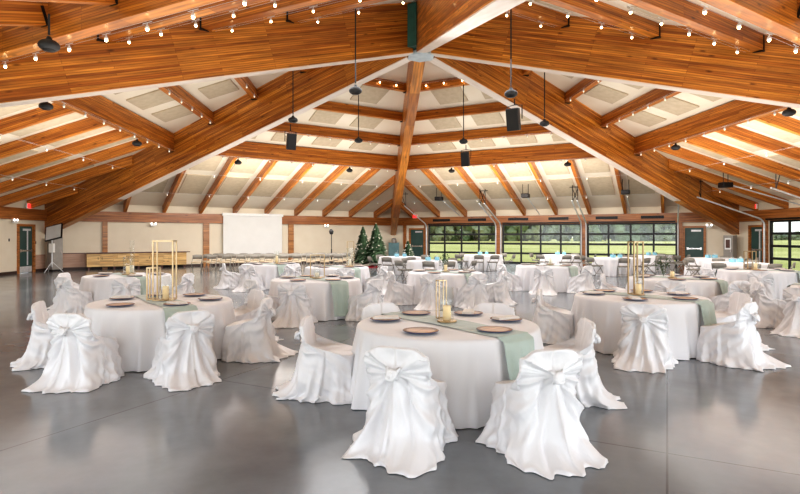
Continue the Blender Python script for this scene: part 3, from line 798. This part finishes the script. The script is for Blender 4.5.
# centrepieces
def hurricane(loc, label, h=.30, r=.075, wax='wax', ch=.17, tray=True):
    e = empty('candle_holder', loc, 0, label, 'candle holder')
    if tray:
        bm = new(); lathe(bm, [(0, 0), (r + .03, 0), (r + .035, .012), (r + .02, .018), (0, .014)], 24); obj('tray', bm, M['gold'], e, True)
    bm = new(); lathe(bm, [(r - .006, .02), (r, .016), (r, h), (r - .004, h)], 24, cap=False); obj('glass_cylinder', bm, M['vase'], e, True)
    bm = new(); lathe(bm, [(0, .018), (.042, .018), (.043, ch - .01), (.036, ch), (.01, ch - .006), (0, ch - .006)], 20); c = obj('candle', bm, M[wax], e, True)
    bm = new(); tube(bm, [(0, 0, ch - .008), (.003, 0, ch + .014)], .0025, 5); obj('wick', bm, M['black'], c)
    return e
def gold_frame(loc, rz, w, h, d, label, t=.009):
    e = empty('gold_frame', loc, rz, label, 'table decoration')
    for x in (-w / 2, w / 2):
        for y in (-d / 2, d / 2 - 2 * t):
            bm = new(); box(bm, x - t, x + t, y, y + 2 * t, 2 * t, h - 2 * t); obj('upright_bar', bm, M['gold'], e)
    for nm, z in (('base_ring', 0), ('top_ring', h - 2 * t)):
        bm = new()
        for y in (-d / 2, d / 2 - 2 * t): box(bm, -w / 2 + t, w / 2 - t, y, y + 2 * t, z, z + 2 * t)
        for x in (-w / 2, w / 2): box(bm, x - t, x + t, -d / 2, d / 2, z, z + 2 * t)
        obj(nm, bm, M['gold'], e)
def sprig(loc, label, h=.34, seed=1):
    r = random.Random(seed); e = empty('leafy_vase', loc, 0, label, 'vase')
    bm = new(); lathe(bm, [(0, 0), (.05, 0), (.06, .05), (.045, .12), (.03, .16), (.036, .18)], 18, cap=False); obj('vase', bm, M['vase'], e, True)
    bs_ = new(); bl = new()
    for i in range(9):
        a = r.uniform(0, 6.28); tx = Vector((math.cos(a) * r.uniform(.03, .17), math.sin(a) * r.uniform(.03, .17), r.uniform(.26, h + .06)))
        tube(bs_, [(0, 0, .02), tx * .5 + Vector((0, 0, .08)), tx], .004, 5)
        for q in range(7):
            c = tx * (1 - q * .07) + Vector((r.uniform(-.03, .03), r.uniform(-.03, .03), r.uniform(-.03, .03)))
            d = Vector((r.uniform(-1, 1), r.uniform(-1, 1), r.uniform(-.2, 1))).normalized(); n = d.orthogonal().normalized(); L = .065; w = .022
            v = [bl.verts.new(x) for x in (c, c + d * L * .5 + n * w, c + d * L, c + d * L * .5 - n * w)]; bl.faces.new(v)
    obj('stems', bs_, M['leaf'], e); obj('leaves', bl, M['leaf'], e)

TABLES = {  # centre, chair bearings, description, chair radius
 1: ((.55, 5.62), (-161, 157, 95, -88, -30, 30), 'the front centre table'),
 2: ((-3.28, 7.55), (-168, 147, 97, 46, -112), 'the front left table with tall gold frame'),
 3: ((3.75, 8.18), (-158, 146, 92, -72), 'the front right table'),
 4: ((-1.68, 11.46), (-170, -128, 122), 'the table behind the front tables'),
 5: ((-6.28, 12.6), (-90, -152, 155, 100), 'the table before the sideboard'),
 6: ((-4.09, 17.7), (-110, -165, 140), 'the table before the projection screen'),
 7: ((-1.72, 16.0), (112, 165), 'the table before the Christmas trees'),
 8: ((1.29, 13.7), (-163, 155, -112, 108), 'the middle table with a candle and leaves'),
 9: ((4.79, 16.8), (-100, -160, 145), 'the table before the middle glass door'),
 10: ((6.13, 11.7), (-150, -67, 158, 110), 'the table with the leafy vase'),
 11: ((9.85, 14.5), (-95, -148, 120), 'the table beside the right glass door'),
 20: ((8.2, 9.5), (-110, -68), 'the table cut by the right edge'),
}
ZT = .762
for key, (T, phis, desc) in TABLES.items():
    inst('tablecloth', CLOTH[key % 3], (*T, 0), key * 1.1, f'white floor-length cloth on {desc}', 'tablecloth', 'white round tablecloths')
    inst('table_runner', RUN[key % 2], (*T, 0), R_(-143), f'sage green runner across {desc}', 'table runner', 'sage green table runners')
    for ph in phis:
        jit = rnd.uniform(-6, 6)
        r = 1.20 + rnd.uniform(-.02, .06)
        if key == 1: r = {-161: 1.31, 157: 1.42, 95: 1.15, -88: 1.2}.get(ph, 1.18); jit = {-161: -4, 157: -6}.get(ph, 0)
        if key == 2: r = {-168: 1.36, 147: 1.42, 97: 1.24}.get(ph, 1.2)
        covered_chair(T, ph, r, f'white satin covered chair, {side_word(ph)} of {desc}', jit)
    sp = [-152, 140, 82, -75, -28, 24]
    for i, ph in enumerate(sp):
        a = R_(ph + rnd.uniform(-4, 4)); q = (T[0] + .66 * math.sin(a), T[1] + .66 * math.cos(a), ZT + .003)
        wd = side_word(ph)
        charger(q, PI - a, f'round wooden charger plate, {wd} of {desc}', f'folded napkin on charger, {wd} of {desc}' if (i in (2, 3) or (key + i) % 3 == 0) else None)
def on(key, dx=0, dy=0): T = TABLES[key][0]; return (T[0] + dx, T[1] + dy, ZT + .004)
hurricane(on(1), 'tall glass candle holder on a gold tray on the front centre table', .36, .07)
gold_frame(on(1, -.04, .22), R_(20), .085, .42, .085, 'thin open gold frame behind the candle on the front centre table', .0045)
hurricane(on(2, .06, -.02), 'wide glass candle holder inside the tall gold frame', .34, .085, 'wax', .2)
gold_frame(on(2, .04, 0), R_(10), .26, .84, .24, 'tall open gold frame on the front table with a green runner in front')
gold_frame(on(2, -.14, .05), R_(10), .14, .46, .16, 'short open gold frame beside the tall gold frame')
hurricane(on(3, -.02, 0), 'amber candle in a tall glass on the front right table', .34, .06)
gold_frame(on(3, .0, .14), R_(30), .22, .82, .12, 'tall open gold frame on the front right table')
hurricane(on(4, .02, 0), 'glass candle holder with short candle on the table behind the front tables', .28, .07, 'waxwhite', .12)
gold_frame(on(4, .0, .2), R_(10), .3, .5, .12, 'low open gold frame on the table behind the front tables')
hurricane(on(5, 0, 0), 'glass candle holder on the table before the sideboard', .42, .10, 'wax', .2)
hurricane(on(5, -.02, .25), 'slim tall glass candle tube before the sideboard', .8, .05, 'waxwhite', .2)
hurricane(on(6, .2, 0), 'glass candle holder on the table before the projection screen', .40, .09, 'wax', .25)
hurricane(on(7, .38, .1), 'tall glass candle holder on the table before the Christmas trees', .55, .12, 'waxwhite', .22)
gold_frame(on(7, .38, .3), 0, .2, .75, .12, 'slim gold frame on the table before the Christmas trees')
hurricane(on(8, .02, 0), 'amber candle in glass on the middle table', .26, .07)
sprig(on(8, .0, .25), 'dark leafy sprig in a vase on the middle table', .42, 4)
hurricane(on(9, .1, 0), 'white candle in glass on the table before the middle glass door', .28, .08, 'waxwhite', .2)
sprig(on(10, -.2, .1), 'bushy dark leafy sprig in a glass vase on a right table', .46, 9)
hurricane(on(10, -.12, -.12), 'small amber candle beside the bushy leafy vase', .18, .06, 'wax', .14)
hurricane(on(11, -.1, -.05), 'amber candle in glass on the table beside the right glass door', .26, .08)
gold_frame(on(11, -.15, .1), R_(10), .26, .5, .14, 'open gold frame on the table beside the right glass door')

# ------------------------------------------------------------------ folding chairs
def folding_chair(name, seatmat, backmat, label, cat='chair'):
    e = empty(name)
    bm = new()
    for s in (-1,): pass
    vs = box(bm, -.21, .21, -.19, .21, .42, .475)
    for v in vs:
        if v.co.y < 0: v.co.x *= .88
    obj('seat', bm, seatmat, e, bevel=.012)
    bm = new(); n = 8; a = []
    for i in range(n + 1):
        x = -.21 + .42 * i / n; y = -.285 - .03 * (1 - (2 * i / n - 1) ** 2)
        z1 = .80 - .03 * abs(2 * i / n - 1) ** 4
        a.append([bm.verts.new(c) for c in ((x, y, .60), (x, y + .018, .60), (x, y - .02 + .018, z1), (x, y - .02, z1))])
    for p, q in zip(a, a[1:]):
        for j in range(4): bm.faces.new((p[j], p[(j + 1) % 4], q[(j + 1) % 4], q[j]))
    bm.faces.new(a[0]); bm.faces.new(a[-1][::-1]); obj('backrest', bm, backmat, e, True)
    for s in (-1, 1):
        bm = new(); tube(bm, [(s * .215, .26, .01), (s * .215, .05, .38), (s * .213, -.2, .56), (s * .21, -.30, .78)], .013, 6); obj('leg', bm, M['chairmetal'], e, True)
        bm = new(); tube(bm, [(s * .195, -.27, .01), (s * .195, .14, .44)], .013, 6); obj('leg', bm, M['chairmetal'], e, True)
    bm = new(); tube(bm, [(-.215, .215, .10), (.215, .215, .10)], .009, 6); tube(bm, [(-.195, -.22, .07), (.195, -.22, .07)], .009, 6); obj('stretcher', bm, M['chairmetal'], e)
    return remember(e)
FG = folding_chair('folding_chair', M['chairgrey'], M['chairgrey'], '')
FT = folding_chair('padded_folding_chair', M['tanseat'], M['chairgrey'], '')
fu = {}
def place(proto, loc, rz, label, group):
    if proto.name not in fu:
        fu[proto.name] = 1; proto.location = loc; proto.rotation_euler = (0, 0, rz); return tag(proto, label, 'chair', group)
    return dup(proto, loc, rz, label, group, 'chair')
FAR = {12: ((.25, 24.0), 'the far table by the teal cabinet'), 13: ((1.42, 20.2), 'the far table with stacked blue boxes'), 14: ((4.4, 26.6), 'the far table before the first glass door'),
       15: ((8.2, 26.4), 'the far table between the first glass doors'), 16: ((9.5, 22.9), 'the far table before the third glass door'), 17: ((12.5, 26.0), 'the farthest table against the third glass door'),
       18: ((13.4, 22.6), 'the far table by the back right door'), 19: ((11.9, 18.6), 'the far table before the grey cabinet')}
bm = new(); box(bm, -.08, .08, -.08, .08, 0, .13); BX = tomesh('blue_box', bm, M['bluebox'], False)
bm = new()
for i in range(5):
    a = i * 1.256; v = [bm.verts.new(c) for c in ((0, 0, .12), (.05 * math.cos(a), .05 * math.sin(a), .19), (.07 * math.cos(a + .5), .07 * math.sin(a + .5), .2))]; bm.faces.new(v)
TI = tomesh('tissue', bm, M['paper'], False)
for key, (T, desc) in FAR.items():
    inst('tablecloth', CLOTH[key % 3], (*T, 0), key, f'white floor-length cloth on {desc}', 'tablecloth', 'white round tablecloths')
    off = rnd.uniform(0, 60)
    bear_ = [-165, -120, 165, 110, 40, -40]
    for ph in bear_:
        r = 1.27 + rnd.uniform(-.04, .12); a = R_(ph + rnd.uniform(-9, 9))
        place(FG, (T[0] + r * math.sin(a), T[1] + r * math.cos(a), 0), PI - a + R_(rnd.uniform(-14, 14)), f'grey folding chair, {side_word(ph)} of {desc}', 'grey folding chairs at the far tables')
    for j, (dx, dy) in enumerate(((-.15, 0.), (.2, .12))):
        b_ = inst('favour_box', BX, (T[0] + dx, T[1] + dy, ZT - .006), .4 + j, f'{"left" if j == 0 else "right"} of two pale blue boxes on {desc}', 'box', 'pale blue boxes on the far tables')
        c = link(bpy.data.objects.new('tissue', TI)); c.parent = b_
# rows of padded chairs in front of the screen
dirv = Vector((math.cos(R_(8)), math.sin(R_(8)), 0))
for row in range(3):
    for i in range(11):
        q = Vector((-9.25, 25.0, 0)) + dirv * (i * .66 + row * .1) + Vector((0, row * 1.05, 0))
        place(FT, (q.x, q.y, 0), PI + R_(8 + rnd.uniform(-4, 4)), f'tan folding chair, {NTH[i]} from left, {["front", "middle", "rear"][row]} row before the screen', 'tan padded chairs in rows')

# ------------------------------------------------------------------ trees and stands
def xmas(loc, h, w, seed, label, skirt=False):
    r = random.Random(seed); e = empty('christmas_tree', loc, 0, label, 'Christmas tree')
    bm = new(); tube(bm, [(0, 0, 0), (0, 0, h * .95)], [.05, .01], 8); obj('trunk', bm, M['bark'], e)
    bm = new()
    n = int(520 * h)
    for i in range(n):
        t = (i / n) ** .75; z = .18 + (h - .2) * t; rr = w * (1 - t) ** .85 + .03; a = i * 2.399 + r.uniform(-.3, .3)
        rr *= r.uniform(.55, 1.15); d = Vector((math.cos(a), math.sin(a), 0)); n_ = Vector((-d.y, d.x, 0))
        tip = d * rr + Vector((0, 0, z - .10 * rr)); rt = d * rr * .25 + Vector((0, 0, z + .12 * rr))
        wd = .05 + .06 * (1 - t)
        v = [bm.verts.new(x) for x in (rt, rt.lerp(tip, .55) + n_ * wd + Vector((0, 0, .02)), tip, rt.lerp(tip, .55) - n_ * wd + Vector((0, 0, -.02)))]; bm.faces.new(v)
    obj('branches', bm, M['needles'], e)
    bm = new()
    for i in range(60):
        t = r.uniform(.03, .9); a = r.uniform(0, 6.28); rr = w * (1 - t) ** .85 * .95 + .03
        ball(bm, (rr * math.cos(a), rr * math.sin(a), .15 + (h - .2) * t), .028, 1, 1, 1, 1)
    tag(obj('baubles', bm, M['waxwhite'], e, True), kind='stuff')
    bm = new(); lathe(bm, [(.0, h - .04), (.03, h), (.0, h + .06)], 6); obj('topper', bm, M['gold'], e)
    if skirt:
        bm = new(); lathe(bm, [(.06, .16), (.3, .1), (w * .8, .01)], 24, cap=False); obj('skirt', bm, M['red'], e, True)
q = at_y(363, 0, 29.8); xmas((q.x, 29.8, 0), 2.22, .72, 3, 'dark Christmas tree, the left of the tall pair by the back wall')
q = at_y(376, 0, 28.9); xmas((q.x, 28.9, 0), 2.36, .85, 5, 'fuller greener Christmas tree, the right of the tall pair by the back wall', True)
q = at_y(408, 0, 29.5); xmas((q.x, 29.5, 0), 1.42, .5, 8, 'small Christmas tree in front of the back corner door')
def tripod(loc, h, label, cat, name):
    e = empty(name, loc, 0, label, cat)
    bm = new(); tube(bm, [(0, 0, .25), (0, 0, h)], .022, 8); tube(bm, [(0, 0, .4), (0, 0, h * .55)], .032, 8); obj('pole', bm, M['galv'] if name == 'reflector_stand' else M['black'], e)
    for i in range(3):
        a = i * 2.094 + .4; bm = new(); tube(bm, [(0, 0, .5), (.45 * math.cos(a), .45 * math.sin(a), .02)], .014, 6); obj('leg', bm, M['galv'] if name == 'reflector_stand' else M['black'], e)
    return e
p = at_y(52, 0, 24.7); e = tripod((p.x, 24.7, 0), 1.55, 'tripod stand with a tilted pale square reflector panel in the left corner', 'reflector stand', 'reflector_stand')
bm = new(); mm = Matrix.Translation((.12, -.05, 1.85)) @ Matrix.Rotation(R_(-14), 4, 'Y') @ Matrix.Rotation(R_(-25), 4, 'X')
box(bm, -.36, .36, -.03, .03, -.34, .34, mm); f = obj('panel', bm, M['softbox'], e)
bm = new()
for b_ in ((-.39, -.36, -.04, .04, -.37, .37), (.36, .39, -.04, .04, -.37, .37), (-.36, .36, -.04, .04, .34, .37), (-.36, .36, -.04, .04, -.37, -.34)): box(bm, *b_, mm)
obj('panel_edge', bm, M['steel'], f)
bm = new(); box(bm, -.1, .1, -.09, .07, .92, 1.34); obj('control_box', bm, M['whiteplastic'], e, bevel=.01)
p = at_y(331.5, 0, 27.5); e = tripod((p.x, 27.5, 0), 1.86, 'black tripod stand with a small black lamp head by the back wall', 'lamp stand', 'lamp_stand')
bm = new(); lathe(bm, [(0, 0), (.09, .02), (.12, .16), (.06, .26), (0, .28)], 14, Matrix.Translation((0, -.05, 1.78)) @ Matrix.Rotation(R_(20), 4, 'X')); obj('lamp_head', bm, M['black'], e, True)

# ------------------------------------------------------------------ outside
def tree_meshes(seed):
    r = random.Random(seed); bm = new()
    for i in range(30):
        a = r.uniform(0, 6.28); z = r.uniform(.06, .92); rr = (.36 * math.sin(PI * min(1, z * .7 + .25)) + .05) * r.uniform(.4, 1)
        vs = ball(bm, (rr * math.cos(a), rr * math.sin(a), z), r.uniform(.09, .17), 1, 1, 1, 2)
        for v in vs:
            d = noise.noise(v.co * 14 + Vector((seed, 0, 0))); v.co += (v.co - Vector((rr * math.cos(a), rr * math.sin(a), z))) * d * .8
    cr = tomesh('crown', bm, M['foliage'] if seed % 2 else M['foliage2'], False)
    bm = new(); tube(bm, [(0, 0, 0), (.01, 0, .3), (0, .01, .7)], [.035, .025, .008], 7); tk = tomesh('trunk', bm, M['bark'])
    return cr, tk
TM = [tree_meshes(s) for s in (1, 2, 3, 4)]
def tree(x, y, h, w, i, label):
    e = empty('tree', (x, y, -.03), i * 1.3, label, 'tree', 'trees across the field'); e.scale = (w, w, h)
    for me, nm in zip(TM[i % 4], ('crown', 'trunk')):
        o = link(bpy.data.objects.new(nm, me)); o.parent = e
for i in range(38):
    x = 2 + i * 3.1 + rnd.uniform(-1.2, 1.2); y = 205 + rnd.uniform(-14, 14)
    tree(x, y, rnd.uniform(10, 15), rnd.uniform(9, 13), i, ['dark green tree in the tree line across the field', 'pale green tree in the tree line across the field'][0 if i % 4 in (0, 2) else 1])
for i in range(14):
    y = 240 + rnd.uniform(-8, 8); x = y * (.68 + i * .014) + rnd.uniform(-1, 1)
    tree(x, y, rnd.uniform(2.6, 4.0), rnd.uniform(7, 10), i, 'low distant tree seen through the right glass door')

# ------------------------------------------------------------------ light
UPW = 195
w = bpy.data.worlds.new('World'); scn.world = w; w.use_nodes = True
N, L = w.node_tree.nodes, w.node_tree.links; bg = N['Background']
tc = N.new('ShaderNodeTexCoord'); sp = N.new('ShaderNodeSeparateXYZ'); L.new(tc.outputs['Generated'], sp.inputs[0])
rp = N.new('ShaderNodeValToRGB'); rp.color_ramp.elements[0].position = .0; rp.color_ramp.elements[0].color = (1, 1, 1, 1); rp.color_ramp.elements[1].position = .6; rp.color_ramp.elements[1].color = (.72, .84, 1, 1)
L.new(sp.outputs['Z'], rp.inputs[0]); L.new(rp.outputs[0], bg.inputs['Color']); bg.inputs['Strength'].default_value = 1.6
def light(name, kind, loc, energy, col, size=.3, rot=(0, 0, 0), sy=None):
    d = bpy.data.lights.new(name, kind); d.energy = energy; d.color = col
    if kind == 'AREA':
        d.shape = 'RECTANGLE'; d.size = size; d.size_y = sy or size
    elif kind == 'SUN': d.angle = size
    else: d.shadow_soft_size = size
    o = link(bpy.data.objects.new(name, d)); o.location = loc; o.rotation_euler = rot; return o
light('hall_fill', 'AREA', (HX, HY - 1.5, 6.0), 420, (.95, .975, 1), 7.0, (0, 0, 0), 6.0)  # added fill panel facing down over the middle tables, no fixture there
for k in range(-2, 4):
    if k < 2:
        o = light('wall_fill', 'AREA', bay(k, 9.6, 0, 3.7), 170 if k == -2 else 270, (1, .95, .88), 8.0, (0, 0, 0), 1.2)  # unseen fill lamp added to brighten the wall and outer roof
        a = R_(ROT + 60 * k + 30); o.rotation_euler = Vector((math.sin(a), math.cos(a), -.12)).to_track_quat('-Z', 'Y').to_euler()
    if k > 1:
        o = light('opening_fill', 'AREA', bay(k, APO - .6, 0, 2.3), 560 if k == 2 else 300, (.86, .93, 1), 15.0, (0, 0, 0), 3.6)  # added fill lamp inside the open near wall, boosts light on the cloths
        a = R_(ROT + 60 * k + 30); o.rotation_euler = Vector((-math.sin(a), -math.cos(a), 0)).to_track_quat('-Z', 'Y').to_euler()
    if k in (-1, 0): light('hall_fill', 'AREA', bay(k, 9.2, 0, 4.4), 420, (.95, .975, 1), 10.0, (0, 0, -R_(ROT + 60 * k + 30)), 6.0)  # added overhead fill for the back and side bays, not a fixture
    elif k < 2: light('hall_fill', 'AREA', bay(k, 9.2, 0, 4.4), 200, (.95, .975, 1), 10.0, (0, 0, -R_(ROT + 60 * k + 30)), 6.0)
    light('roof_fill', 'AREA', bay(k, 9.0, 0, 2.3), UPW * (.6 if k == -2 else 1), (1, .93, .84), 7.0, (PI, 0, -R_(ROT + 60 * k + 30)), 5.0)  # unseen mid-air fill lamp added to brighten the ceiling from below

# ------------------------------------------------------------------ camera
cd = bpy.data.cameras.new('Camera'); cam = link(bpy.data.objects.new('Camera', cd))
cam.location = (0, 0, CAMZ); cam.rotation_euler = (PI / 2, 0, 0)
cd.sensor_width = 36; cd.lens = FPX / 800 * 36; cd.shift_x = (400 - CX) / 800; cd.shift_y = -(247 - CY) / 800
cd.clip_end = 2000; cd.clip_start = .05
scn.camera = cam
scn.view_settings.view_transform = 'Standard'; scn.view_settings.exposure = 0; scn.view_settings.look = 'Medium High Contrast'
scn.cycles.use_denoising = True
scn.cycles.max_bounces = 8; scn.cycles.diffuse_bounces = 4; scn.cycles.transparent_max_bounces = 16
scn.cycles.sample_clamp_indirect = 6
bpy.context.view_layer.update()
